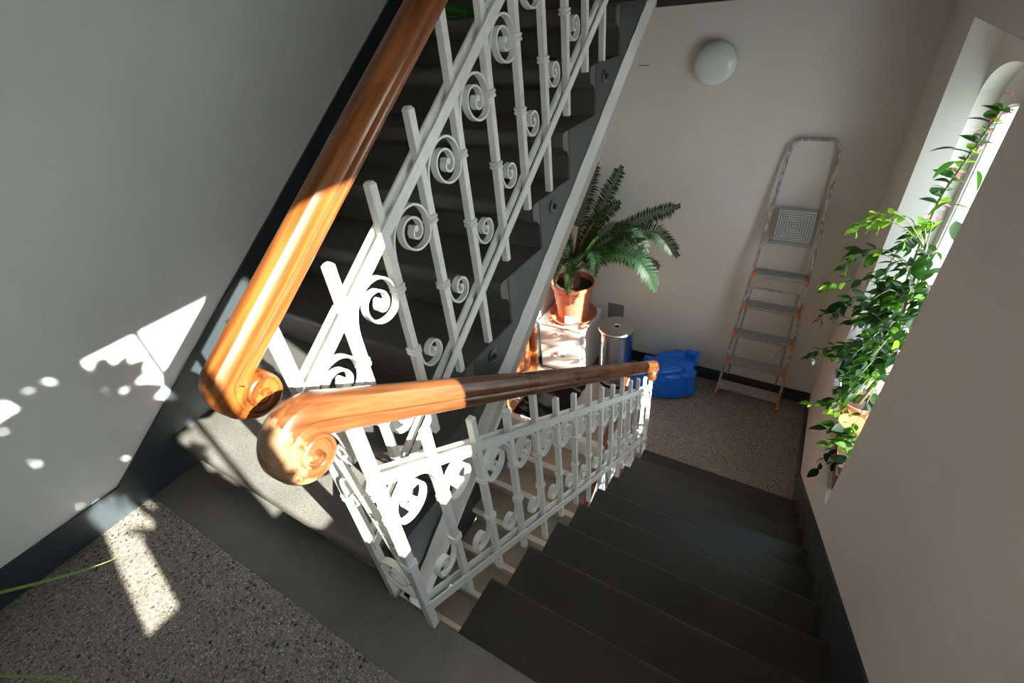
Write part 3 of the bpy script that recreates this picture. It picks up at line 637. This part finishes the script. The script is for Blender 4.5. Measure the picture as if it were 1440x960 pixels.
FR = [[(-1.06, 3.36, -.6), (-.90, 3.32, -.25), (-.76, 3.33, .10), (-.66, 3.37, .33)],
      [(-1.09, 3.36, -.56), (-1.06, 3.40, -.25), (-.98, 3.44, .09), (-.92, 3.47, .33)],
      [(-1.04, 3.36, -.59), (-.72, 3.27, -.28), (-.42, 3.22, -.03), (-.14, 3.20, .12)],
      [(-1.04, 3.36, -.61), (-.62, 3.17, -.27), (-.33, 3.12, -.08), (-.20, 3.10, -.12), (-.09, 3.10, -.24)],
      [(-1.04, 3.36, -.63), (-.72, 3.12, -.34), (-.43, 3.02, -.27), (-.29, 3.0, -.36), (-.21, 3.0, -.52)],
      [(-1.04, 3.34, -.59), (-.70, 3.04, -.13), (-.48, 2.93, -.01), (-.35, 2.9, -.06), (-.28, 2.9, -.15)],
      [(-1.08, 3.30, -.62), (-1.04, 3.1, -.43), (-1.06, 3.0, -.46), (-1.09, 2.95, -.62)],
      [(-1.06, 3.30, -.61), (-.80, 3.0, -.26), (-.68, 2.86, -.25), (-.65, 2.8, -.37)],
      [(-1.04, 3.38, -.6), (-.71, 3.45, -.47), (-.45, 3.45, -.52), (-.31, 3.44, -.54)],
      [(-1.07, 3.34, -.63), (-1.10, 3.2, -.26), (-1.12, 3.16, -.04)],
      [(-1.12, 3.38, -.6), (-1.22, 3.40, -.2), (-1.25, 3.45, .15)],
      [(-1.06, 3.30, -.6), (-.93, 2.98, -.36), (-.90, 2.85, -.45), (-.90, 2.80, -.60)],
      [(-1.12, 3.3, -.6), (-1.2, 3.05, -.35), (-1.22, 2.9, -.45)],
      [(-1.08, 3.40, -.58), (-.95, 3.45, -.28), (-.78, 3.50, -.08), (-.72, 3.52, -.02)]]
TW = [62, 70, 58, 50, 40, 38, 20, 25, 50, 60, 70, 15, 10, 55]
for i, P in enumerate(FR): frond([C0]+P[1:], .118 if i not in (6, 7, 11, 12) else .085, tw=TW[i])
frond([C0, (-.98, 3.30, -.32), (-.86, 3.28, -.12)], .055, 16, m_palmdead, True)
# handwritten card, clay figure
kd = root('handwritten_card', 'white handwritten card propped against the cycad pot', 'card', (-1.02, 3.13, CT))
cm_ = Matrix.Translation((-1.03, 3.135, CT)) @ Matrix.Rotation(R(6), 4, 'Z') @ Matrix.Rotation(R(-14), 4, 'X')
m = M(); m.box(-.075, .075, 0, .0015, .001, .105); m.v = [tuple(cm_ @ Vector(v)) for v in m.v]; m.build('paper', m_paper, kd)
m = M(); pts = []
for i in range(61):
    t = i/60; pts.append(cm_ @ Vector((-.055+.105*t, -.0012, .056+.010*t+.012*math.sin(t*40)*math.exp(-1.3*t)*(1 if i > 3 else 1.8)+.002*math.sin(t*90))))
m.tube(pts, .0011, 4); m.tube([cm_ @ Vector((-.02+.06*j/6, -.0012, .030+.012*(j/6)**2)) for j in range(7)], .0013, 4); m.build('handwriting', m_ink, kd)
fg = root('clay_frog', 'small shiny clay frog figure at the left front corner of the cabinet', 'figurine', (-1.25, 3.15, CT))
fx, fy = -1.255, 3.165
m = M()
def blob(m, c, r, n=12, k=8):
    m.lathe([(max(.0005, math.sin(math.pi*j/k))*1., 0) if False else (r[0]*max(.02, math.sin(math.pi*j/k)), -r[2]*math.cos(math.pi*j/k)) for j in range(k+1)], c, n)
blob(m, (fx, fy, CT+.032), (.040, .04, .032)); blob(m, (fx+.022, fy-.018, CT+.062), (.024, .02, .020)); m.build('body', m_terraglaze, fg, sharp=80)
m = M(); blob(m, (fx+.012, fy-.028, CT+.082), (.008, .008, .008)); blob(m, (fx+.034, fy-.014, CT+.082), (.008, .008, .008)); m.build('eyes', m_terraglaze, fg, sharp=80)
for s in (-1, 1):
    m = M(); m.tube(crom([(fx+s*.02, fy-.01, CT+.04), (fx+s*.045, fy-.03, CT+.03), (fx+s*.04, fy-.05, CT+.007), (fx+s*.03, fy-.065, CT+.006)], 4), .007); m.build('leg', m_terraglaze, fg, sharp=80)

# ------------------------------------------------------------------ bin
bx, by = -.605, 3.255; br_ = .165; bt = -1.135
bn = root('steel_bin', 'perforated steel waste bin with round lid beside the white cabinet', 'bin', (bx, by, LOW))
sh = M(); n = 96; hz = 40
# wall panels: a solid sector at the left, perforated mesh at the front
def cyl_pt(a, z, r=br_): return (bx+r*math.cos(a), by+r*math.sin(a), z)
vid = {}
z0, z1 = LOW+.03, bt-.03
sol = M()
def solid(a0, a1, za, zb, steps):
    for i in range(steps):
        p, q = a0+(a1-a0)*i/steps, a0+(a1-a0)*(i+1)/steps
        sol.add([cyl_pt(p, za), cyl_pt(q, za), cyl_pt(q, zb), cyl_pt(p, zb)], [(0, 1, 2, 3)])
solid(R(-60), R(-60)+R(0.1), z0, z1, 1)
solid(R(-20), R(245), z0, z1, 60); solid(R(-115), R(-20), z0, z0+.03, 24); solid(R(-115), R(-20), z1-.02, z1, 24)
sol.build('shell', m_chrome, bn, sharp=60)
per = M(); na, nz = 46, 76
A0, A1_ = R(-115), R(-20); za, zb = z0+.03, z1-.02
da = (A1_-A0)/na; dz = (zb-za)/nz
for i in range(na):
    for j in range(nz):
        a_ = A0+(i+.5)*da; z_ = za+(j+.5)*dz; off = .5 if j % 2 else 0
        # frame of each cell: four slim bars round a hole
        w = .36
        aL, aR, zL, zR = a_-da/2, a_+da/2, z_-dz/2, z_+dz/2
        o_ = (off*da) if i < na-1 else 0
        per.add([cyl_pt(aL+o_, zL), cyl_pt(aR+o_, zL), cyl_pt(aR+o_, zL+dz*w), cyl_pt(aL+o_, zL+dz*w)], [(0, 1, 2, 3)])
        per.add([cyl_pt(aL+o_, zL), cyl_pt(aL+o_+da*w, zL), cyl_pt(aL+o_+da*w, zR), cyl_pt(aL+o_, zR)], [(0, 1, 2, 3)])
per.build('mesh_panel', m_steel, bn, kind=None, sharp=60)
M().lathe([(br_-.008, z0+.02), (br_-.008, z0), (br_+.006, z0-.005), (br_+.006, LOW), (.01, LOW)], (bx, by, 0), 48).build('base_ring', m_rubber, bn)
ld = M(); ld.lathe([(br_+.002, bt-.034), (br_+.012, bt-.030), (br_+.014, bt-.012), (br_+.008, bt-.004), (br_-.005, bt), (.10, bt+.003), (.028, bt+.003), (.024, bt-.004)], (bx, by, 0), 64, cap=False); ld.build('lid', m_steel, bn)
M().lathe([(.026, bt-.006), (.026, bt-.005), (.001, bt-.0045)], (bx, by, 0), 20).build('lid_hole', m_black, bn)
lin = M(); rings = []
for j in range(16):
    z_ = z0+.03+(z1-z0-.06)*j/15; ce = R(-38+22*j/15); row = []
    for i in range(28):
        a_ = 2*math.pi*i/28; k = 1+.12*math.sin(i*1.9+j*.8)
        row.append((bx+.098*math.cos(ce)+.050*k*math.cos(a_), by+.098*math.sin(ce)+.050*k*math.sin(a_), z_))
    rings.append(row)
lin.rings(rings); lin.build('bin_liner', m_blue, bn, sharp=60, label='crumpled blue plastic liner showing through the mesh')
M().lathe([(br_-.055, z0), (br_-.05, z1)], (bx-.03, by+.03, 0), 32).build('inner_bucket', m_plate, bn)

# ------------------------------------------------------------------ blue sack
from mathutils import noise
def sack(c, r, seed, name, label, flat=LOW, ang=0.):
    m = M(); nu, nv = 72, 40; rings = []
    for j in range(nv+1):
        ph_ = math.pi*j/nv; row = []
        for i in range(nu):
            t = 2*math.pi*i/nu
            d = Vector((math.cos(t)*max(.02, math.sin(ph_)), math.sin(t)*max(.02, math.sin(ph_)), -math.cos(ph_)))
            k = 1.06+.22*noise.noise(d*1.5+Vector((seed, 0, 0)))-.26*abs(noise.noise(d*3.0+Vector((0, seed, 0))))-.12*abs(noise.noise(d*7+Vector((0, 0, seed))))
            e_ = .66
            v = Vector((math.copysign(abs(d.x)**e_, d.x)*r[0], math.copysign(abs(d.y)**e_, d.y)*r[1], math.copysign(abs(d.z)**e_, d.z)*r[2]))*k
            v = Matrix.Rotation(ang, 3, 'Z') @ v
            p = Vector(c)+v
            if p.z < flat+.003: p.z = flat+.003
            row.append(p)
        rings.append(row)
    m.rings(rings); return m
bs = root('blue_rubbish_sack', 'crumpled bright blue plastic sack lying against the cream wall by the bin', 'sack', (-.08, 3.34, LOW))
sack((-.075, 3.34, LOW+.165), (.245, .19, .20), 3.1, '', '', ang=R(25)).build('sack_body', m_blue, bs, sharp=75)
m = sack((-.30, 3.24, LOW+.11), (.11, .10, .12), 8.3, '', ''); m.build('sack_neck', m_blue, bs, sharp=75)
m = M(); m.rings([[Vector((.085+.0*k, 3.47, LOW+.28+.03*k))+Vector((math.cos(a_)*r_*1.5, math.sin(a_)*r_, .25*math.sin(a_*3)*r_)) for a_ in [2*math.pi*i/14 for i in range(14)]] for k, r_ in enumerate((.045, .030, .022, .034, .046))]); m.build('sack_knot', m_blue, bs, sharp=75)

# doormat, green clog
mt_ = root('doormat', 'black doormat on the lower landing in front of the flat door', 'mat', (-1.08, 2.72, LOW))
m = M(); nx, ny = 12, 16
def mz(i, j): return LOW+.010+.006*math.sin(i*.9+j*.5)
vv = [(-1.325+.50*i/nx, 2.37+.66*j/ny, mz(i, j)) for j in range(ny+1) for i in range(nx+1)]
m.add(vv, [(j*(nx+1)+i, j*(nx+1)+i+1, (j+1)*(nx+1)+i+1, (j+1)*(nx+1)+i) for j in range(ny) for i in range(nx)]); m.box(-1.325, -.825, 2.37, 3.03, LOW, LOW+.005); m.build('mat_pile', m_rubber, mt_)
cg = root('green_clog', 'green perforated rubber clog standing on an upper step', 'shoe', (-1.16, 2.04, 1.44))
cgm = mat('green_rubber', (.04, .19, .02), .6)
def clog(x, y, z, yaw):
    m = M(); rings = []
    for k in range(13):
        t = k/12; px = -.115+.25*t; hw_ = .034+.018*math.sin(math.pi*min(1, t*1.15))**.8; hw_ *= (1 if t < .8 else max(.12, math.cos((t-.8)/.2*1.45)))
        hh_ = .050 if t < .25 else .048+.030*math.sin(min(1, (t-.25)/.35)*math.pi*.5)-max(0, t-.55)*.10
        rings.append([(px, hw_*math.cos(a_), max(0, .5+.5*math.sin(a_))**.7*hh_) for a_ in [2*math.pi*i/16 for i in range(16)]])
    m.rings(rings); Mx = Matrix.Translation((x, y, z)) @ Matrix.Rotation(yaw, 4, 'Z'); m.v = [tuple(Mx @ Vector(v)) for v in m.v]; m.build('upper', cgm, cg, sharp=60)
    m = M(); m.box(-.115, .125, -.036, .036, 0, .014); m.v = [tuple(Mx @ Vector(v)) for v in m.v]; m.build('sole', cgm, cg, bevel=.005)
    m = M()
    for i in range(3):
        for j in range(2): m.lathe([(.0045, 0), (.0045, .004)], (.03+i*.024, -.022+j*.044, .066-.009*i), 8)
    m.v = [tuple(Mx @ Vector(v)) for v in m.v]; m.build('vent_holes', m_black, cg)
    m = M(); m.tube([Mx @ Vector(p) for p in crom([(-.02, -.042, .055), (-.09, -.042, .075), (-.125, 0, .08), (-.09, .042, .075), (-.02, .042, .055)], 5)], .006, 6); m.build('strap', cgm, cg)
clog(-1.20, 2.045, 1.44, R(20))

# ------------------------------------------------------------------ leafy plants
def leaf_mesh(name, l, w, fold=.25, curl=.25, mt=m_leaf, n=6):
    m = M(); v = []
    for i in range(n+1):
        t = i/n; ww = w*.5*math.sin(math.pi*min(1., t**.8))**.9 if 0 < t < 1 else .0005
        z = -curl*l*t*t
        v += [(l*t, -ww, z+ww*fold), (l*t, 0, z), (l*t, ww, z+ww*fold)]
    f = []
    for i in range(n):
        a_ = i*3; f += [(a_, a_+1, a_+4, a_+3), (a_+1, a_+2, a_+5, a_+4)]
    m.add(v, f); me = m.mesh(name, 0); me.materials.append(mt); return me
LF = [leaf_mesh('leaf', .078, .042), leaf_mesh('leaf', .062, .032, .3, .35), leaf_mesh('leaf', .092, .055, .2, .3)]
LG = [leaf_mesh('leaf', .066, .040, .2, .3, m_leaf2), leaf_mesh('leaf', .050, .032, .3, .2, m_leaf2)]
LB = [leaf_mesh('leaf', .12, .07, .2, .25)]
LP = [leaf_mesh('bract', .038, .026, .35, .2, m_pink)]
def orient(p, d, roll=0., s=1.):
    d = Vector(d).normalized(); q = d.to_track_quat('X', 'Z')
    return Matrix.Translation(p) @ q.to_matrix().to_4x4() @ Matrix.Rotation(roll, 4, 'X') @ Matrix.Scale(s, 4)
def twig(parent, P, leaves, count, r=.003, mats=m_stem, spread=.9, start=.15, scale=(.65, 1.05), nm='stem', bias=Vector((-.3, 0, 0))):
    pts = crom(P, 6); M().tube(pts, [r*(1-.6*i/len(pts)) for i in range(len(pts))], 6).build(nm, mats, parent)
    for k in range(count):
        u = start+(1-start)*k/max(1, count-1); i = min(len(pts)-2, int(u*(len(pts)-1))); p = pts[i].lerp(pts[i+1], u*(len(pts)-1)-i); t = (pts[i+1]-pts[i]).normalized()
        a_ = k*2.4+rnd.uniform(-.4, .4); o_ = t.orthogonal().normalized(); w = t.cross(o_)
        d = (t*.55+(o_*math.cos(a_)+w*math.sin(a_))*spread+bias+Vector((0, 0, -.15)))
        me = rnd.choice(leaves); link(me.name.split('.')[0], me, parent, orient(p, d, rnd.uniform(-.7, .7), rnd.uniform(*scale)))
def box_pot(m, x0, x1, y0, y1, z0, z1, t=.006, flare=.012):
    o_ = [(x0+flare, y0+flare), (x1-flare, y0+flare), (x1-flare, y1-flare), (x0+flare, y1-flare)]; p_ = [(x0, y0), (x1, y0), (x1, y1), (x0, y1)]; q_ = [(x0+t, y0+t), (x1-t, y0+t), (x1-t, y1-t), (x0+t, y1-t)]
    m.rings([[(a_, b_, z0) for a_, b_ in o_], [(a_, b_, z1) for a_, b_ in p_], [(a_, b_, z1) for a_, b_ in q_], [(a_, b_, z1-.03) for a_, b_ in q_]]); return m
SZ = NI[0]['z0']
# 1 long brown planter nearest the stairs, with pale green trailing plant
pl = root('planter_with_trailing_plant', 'long brown planter with light green trailing plant at the near end of the sill', 'plant', (W+.09, 1.97, SZ))
box_pot(M(), W+.012, W+.17, 1.78, 2.16, SZ, SZ+.13).build('planter', m_brownpot, pl); M().box(W+.02, W+.16, 1.79, 2.15, SZ+.09, SZ+.105).build('soil', m_soil, pl)
for i in range(9):
    y = 1.86+.03*i; b0 = Vector((W+.07, y, SZ+.10))
    tip = b0+Vector((rnd.uniform(-.15, .02), rnd.uniform(-.05, .12), rnd.uniform(.04, .17)))
    twig(pl, [b0, b0.lerp(tip, .5)+Vector((0, 0, .05)), tip, tip+Vector((-.04, 0, -.05))], LG if i % 3 else LF, 9, .002, scale=(.6, 1.))
for P in ([(W+.05, 2.0, SZ+.12), (W-.01, 1.99, SZ+.10), (W-.03, 1.98, SZ+.0), (W-.035, 1.95, SZ-.07)], [(W+.05, 2.3, SZ+.12), (W-.03, 2.32, SZ+.16), (W-.10, 2.33, SZ+.13), (W-.145, 2.34, SZ+.11)]):
    twig(pl, P, LF if P[0][1] < 2.1 else LG, 7, .002, spread=.5)
# 2 weeping fig in a red pot, the main mass
wf = root('weeping_fig', 'large weeping fig with dense dark leaves filling the window niche', 'plant', (W+.13, 2.38, SZ))
M().lathe([(.070, 0), (.073, .003), (.088, .150), (.096, .153), (.097, .18), (.090, .18), (.086, .15), (.02, .145)], (W+.10, 2.40, SZ), 32).build('pot', m_terra, wf)
M().lathe([(.086, .15), (.02, .158)], (W+.10, 2.40, SZ), 24).build('soil', m_soil, wf)
trunk0 = Vector((W+.10, 2.40, SZ+.15))
M().tube(crom([trunk0, (W+.15, 2.40, -.35), (W+.12, 2.44, 0), (W+.10, 2.48, .32)], 6), [.014-.0004*i for i in range(19)], 8).build('trunk', m_stem, wf)
ANC = [Vector((W+.15, 2.40, -.35)), Vector((W+.13, 2.42, -.18)), Vector((W+.12, 2.44, 0)), Vector((W+.11, 2.46, .15)), Vector((W+.10, 2.48, .30))]
TIPS = [(.99, 2.5, .45), (1.04, 2.5, .42), (.95, 2.5, .39), (1.19, 2.5, .42), (1.16, 2.5, .36), (1.14, 2.5, .30), (1.24, 2.42, .27), (1.24, 2.5, .09), (1.30, 2.4, .11), (1.16, 2.5, .03), (1.17, 2.5, -.11),
        (.97, 2.6, .14), (.92, 2.6, -.03), (1.02, 2.6, -.10), (.94, 2.6, -.22), (.96, 2.6, -.50), (.98, 2.55, .22), (1.0, 2.6, -.16), (1.24, 2.3, -.24), (1.16, 2.3, -.17), (1.24, 2.2, -.05), (1.26, 2.15, .15), (1.28, 2.1, .30), (1.20, 2.3, -.38), (1.12, 2.4, -.30), (1.10, 2.45, .18), (1.06, 2.5, -.36)]
CORE = [(rnd.uniform(1.15, 1.28), rnd.uniform(2.55, 2.78), rnd.uniform(-.62, -.02)) for _ in range(13)]+[(rnd.uniform(1.12, 1.24), rnd.uniform(2.0, 2.3), rnd.uniform(-.62, -.15)) for _ in range(12)]+[(rnd.uniform(1.08, 1.30), rnd.uniform(2.15, 2.62), rnd.uniform(-.48, .30)) for _ in range(26)]
TIPS += [(x_-.10*max(0, -z_-.1), y_, z_) for x_, y_, z_ in CORE]
for i, tp in enumerate(TIPS):
    tp = Vector(tp); a_ = min(ANC, key=lambda q: (q-tp).length+abs(q.z-tp.z+.08)); mid = a_.lerp(tp, .55)+Vector((0, rnd.uniform(-.04, .04), .07))
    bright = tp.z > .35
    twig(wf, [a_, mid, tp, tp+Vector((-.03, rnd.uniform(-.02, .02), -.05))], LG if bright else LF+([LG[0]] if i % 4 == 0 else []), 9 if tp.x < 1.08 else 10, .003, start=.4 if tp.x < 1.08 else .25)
# 3 flowering climber up the near jamb of the glass
bo = root('flowering_climber', 'climbing plant with pinkish bracts and big dark leaves rising to the window top', 'plant', (W+.2, 2.62, SZ))
M().lathe([(.05, 0), (.06, .12), (.066, .14), (.06, .14), (.02, .12)], (W+.165, 2.765, SZ), 28).build('pot', m_white, bo)
st_ = [(W+.165, 2.765, SZ+.12), (W+.15, 2.68, -.3), (W+.10, 2.58, .15), (W+.085, 2.55, .49), (1.235, 2.55, .66), (1.262, 2.55, .80), (1.285, 2.55, .93)]
twig(bo, st_, LF+LF+LG, 44, .008, start=.5, scale=(.6, 1.1))
for p_ in st_[-4:]:
    for k in range(7):
        me = LP[0]; link('bract', me, bo, orient(Vector(p_)+Vector((rnd.uniform(-.03, .03), rnd.uniform(-.03, .03), rnd.uniform(-.05, .05))), (rnd.uniform(-1, 1), rnd.uniform(-1, 1), rnd.uniform(-.6, .6)), 0, .8))
for p_, d_ in (((1.16, 2.3, .77), (-.5, -.1, -.45)), ((1.15, 2.3, .82), (-1, -.1, .1)), ((1.24, 2.3, .74), (.3, -.2, -.5)), ((1.22, 2.32, .58), (.5, -.3, .1)), ((1.25, 2.3, .52), (.2, -.3, -.6)), ((1.20, 2.3, .60), (-.4, -.1, -.3))):
    link('leaf', LB[0], bo, orient(Vector(p_), d_, rnd.uniform(-.8, .8), .75))
# 4 pots at the far end of the sill
M().lathe([(.035, 0), (.04, .01), (.042, .22), (.026, .26), (.014, .28), (.014, .33), (.010, .33)], (W+.05, 2.84, SZ), 20).build('vase', mat('dark_blue_glaze', (.03, .05, .10), .2), None, 'slim dark blue-grey vase at the far end of the window sill', 'vase')
pw = root('white_planter', 'white rectangular plant pot on the sill between the brown planters', 'pot', (W+.08, 2.62, SZ))
box_pot(M(), W+.01, W+.11, 2.53, 2.68, SZ, SZ+.12).build('planter', m_white, pw); M().box(W+.02, W+.10, 2.545, 2.67, SZ+.08, SZ+.095).build('soil', m_soil, pw)
for i in range(4): twig(pw, [(W+.07, 2.58+.03*i, SZ+.09), (W+.05, 2.58+.03*i, SZ+.17), (W-.0+.02*i, 2.58+.03*i, SZ+.21)], LF, 5, .002, scale=(.6, .9))
pr2 = root('red_planter', 'reddish plastic plant pot on the middle of the sill', 'pot', (W+.07, 2.26, SZ))
M().lathe([(.055, 0), (.070, .11), (.076, .125), (.068, .125), (.02, .11)], (W+.085, 2.215+.03, SZ), 24).build('pot', m_terraglaze, pr2) 

# plant added out of view, shaped to throw a person's shadow on the wall
S2 = NI[1]['z0']
rp = root('added_shadow_plant', 'bushy rubber plant standing on the sill of the near window', 'plant', (W+.12, -.61, S2))
_bp = M(); _o = [(W+.03, -.765), (W+.18, -.765), (W+.18, -.455), (W+.03, -.455)]; _p = [(W+.02, -.775), (W+.19, -.775), (W+.19, -.445), (W+.02, -.445)]; _q = [(W+.03, -.765), (W+.18, -.765), (W+.18, -.455), (W+.03, -.455)]
_bp.rings([[(a_, b_, S2) for a_, b_ in _o], [(a_, b_, S2+.20) for a_, b_ in _p], [(a_, b_, S2+.20) for a_, b_ in _q], [(a_, b_, S2+.17) for a_, b_ in _q]]); _bp.build('planter', m_terra, rp)
LR = [leaf_mesh('leaf', .16, .085, .15, .3)]
M().tube([(W+.11, -.61, S2+.2), (W+.11, -.62, S2+.45), (W+.12, -.65, S2+.80)], .012, 8).build('trunk', m_stem, rp)
rnd = random.Random(23)
for i in range(296):
    u = (i+.5)/296; zz = S2+.14+.74*u; a_ = i*2.399
    low = zz < 1.42
    hw_, yc_ = (.105, -.635) if low else (.140, -.672)
    if zz > 1.78: hw_ *= max(.35, 1-(zz-1.78)*6)
    p_ = Vector((W+.115+.06*math.cos(a_), yc_+hw_*rnd.uniform(-1, 1)*.86, zz))
    link('leaf', LR[0], rp, orient(p_, (math.cos(a_)*(.9 if low else .5), (p_.y-yc_)/hw_*(.1 if low else .5)+rnd.uniform(-.4, .4)*(.3 if low else 1), rnd.uniform(.2, 1.) if low else rnd.uniform(-.6, .9)), rnd.uniform(-.9, .9)+(1.57 if rnd.random() < .6 else 0), rnd.uniform(.8, 1.1)))

# grass-leaved plant just outside the lower left corner
gp = root('grass_leaved_plant', 'long arching striped blades reaching in over the terrazzo at lower left', 'plant', (-1.16, -.98, 0))
M().lathe([(.09, 0), (.115, .17), (.125, .19), (.112, .19), (.02, .17)], (-1.16, -.98, 0), 32).build('pot', m_terra, gp)
def blade(P, w=.006):
    pts = crom(P, 8); m = M(); v = []; f = []
    for i, p in enumerate(pts):
        t = (pts[min(i+1, len(pts)-1)]-pts[max(0, i-1)]).normalized(); s_ = t.cross(Vector((0, 0, 1))).normalized(); ww = w*max(.05, (1-(i/(len(pts)-1))**2.2)); dn = Vector((0, 0, ww*.5))
        v += [p-s_*ww+dn, p, p+s_*ww+dn]
    for i in range(len(pts)-1): a_ = i*3; f += [(a_, a_+1, a_+4, a_+3), (a_+1, a_+2, a_+5, a_+4)]
    m.add(v, f); m.build('blade', m_blade, gp, sharp=0)
blade([(-1.16, -.96, .17), (-1.18, -.88, .30), (-1.17, -.78, .33), (-1.10, -.63, .24), (-.99, -.48, .205), (-.925, -.375, .195)], .010)
blade([(-1.15, -.97, .17), (-1.08, -.86, .27), (-.98, -.78, .25), (-.86, -.71, .19), (-.74, -.64, .17), (-.65, -.60, .14)], .006)
blade([(-1.16, -.98, .17), (-1.12, -.85, .26), (-1.02, -.76, .20), (-.95, -.74, .10)], .006)
for i in range(12):
    a_ = i*.55+2.6; blade([(-1.16, -.98, .17), (-1.16+.08*math.cos(a_), -.98+.08*math.sin(a_), .36), (-1.16+.20*math.cos(a_)*.8, -.98+.2*math.sin(a_)*.8, .33), (-1.16+.26*math.cos(a_)*.7, -.98+.26*math.sin(a_)*.8, .2)], .006)
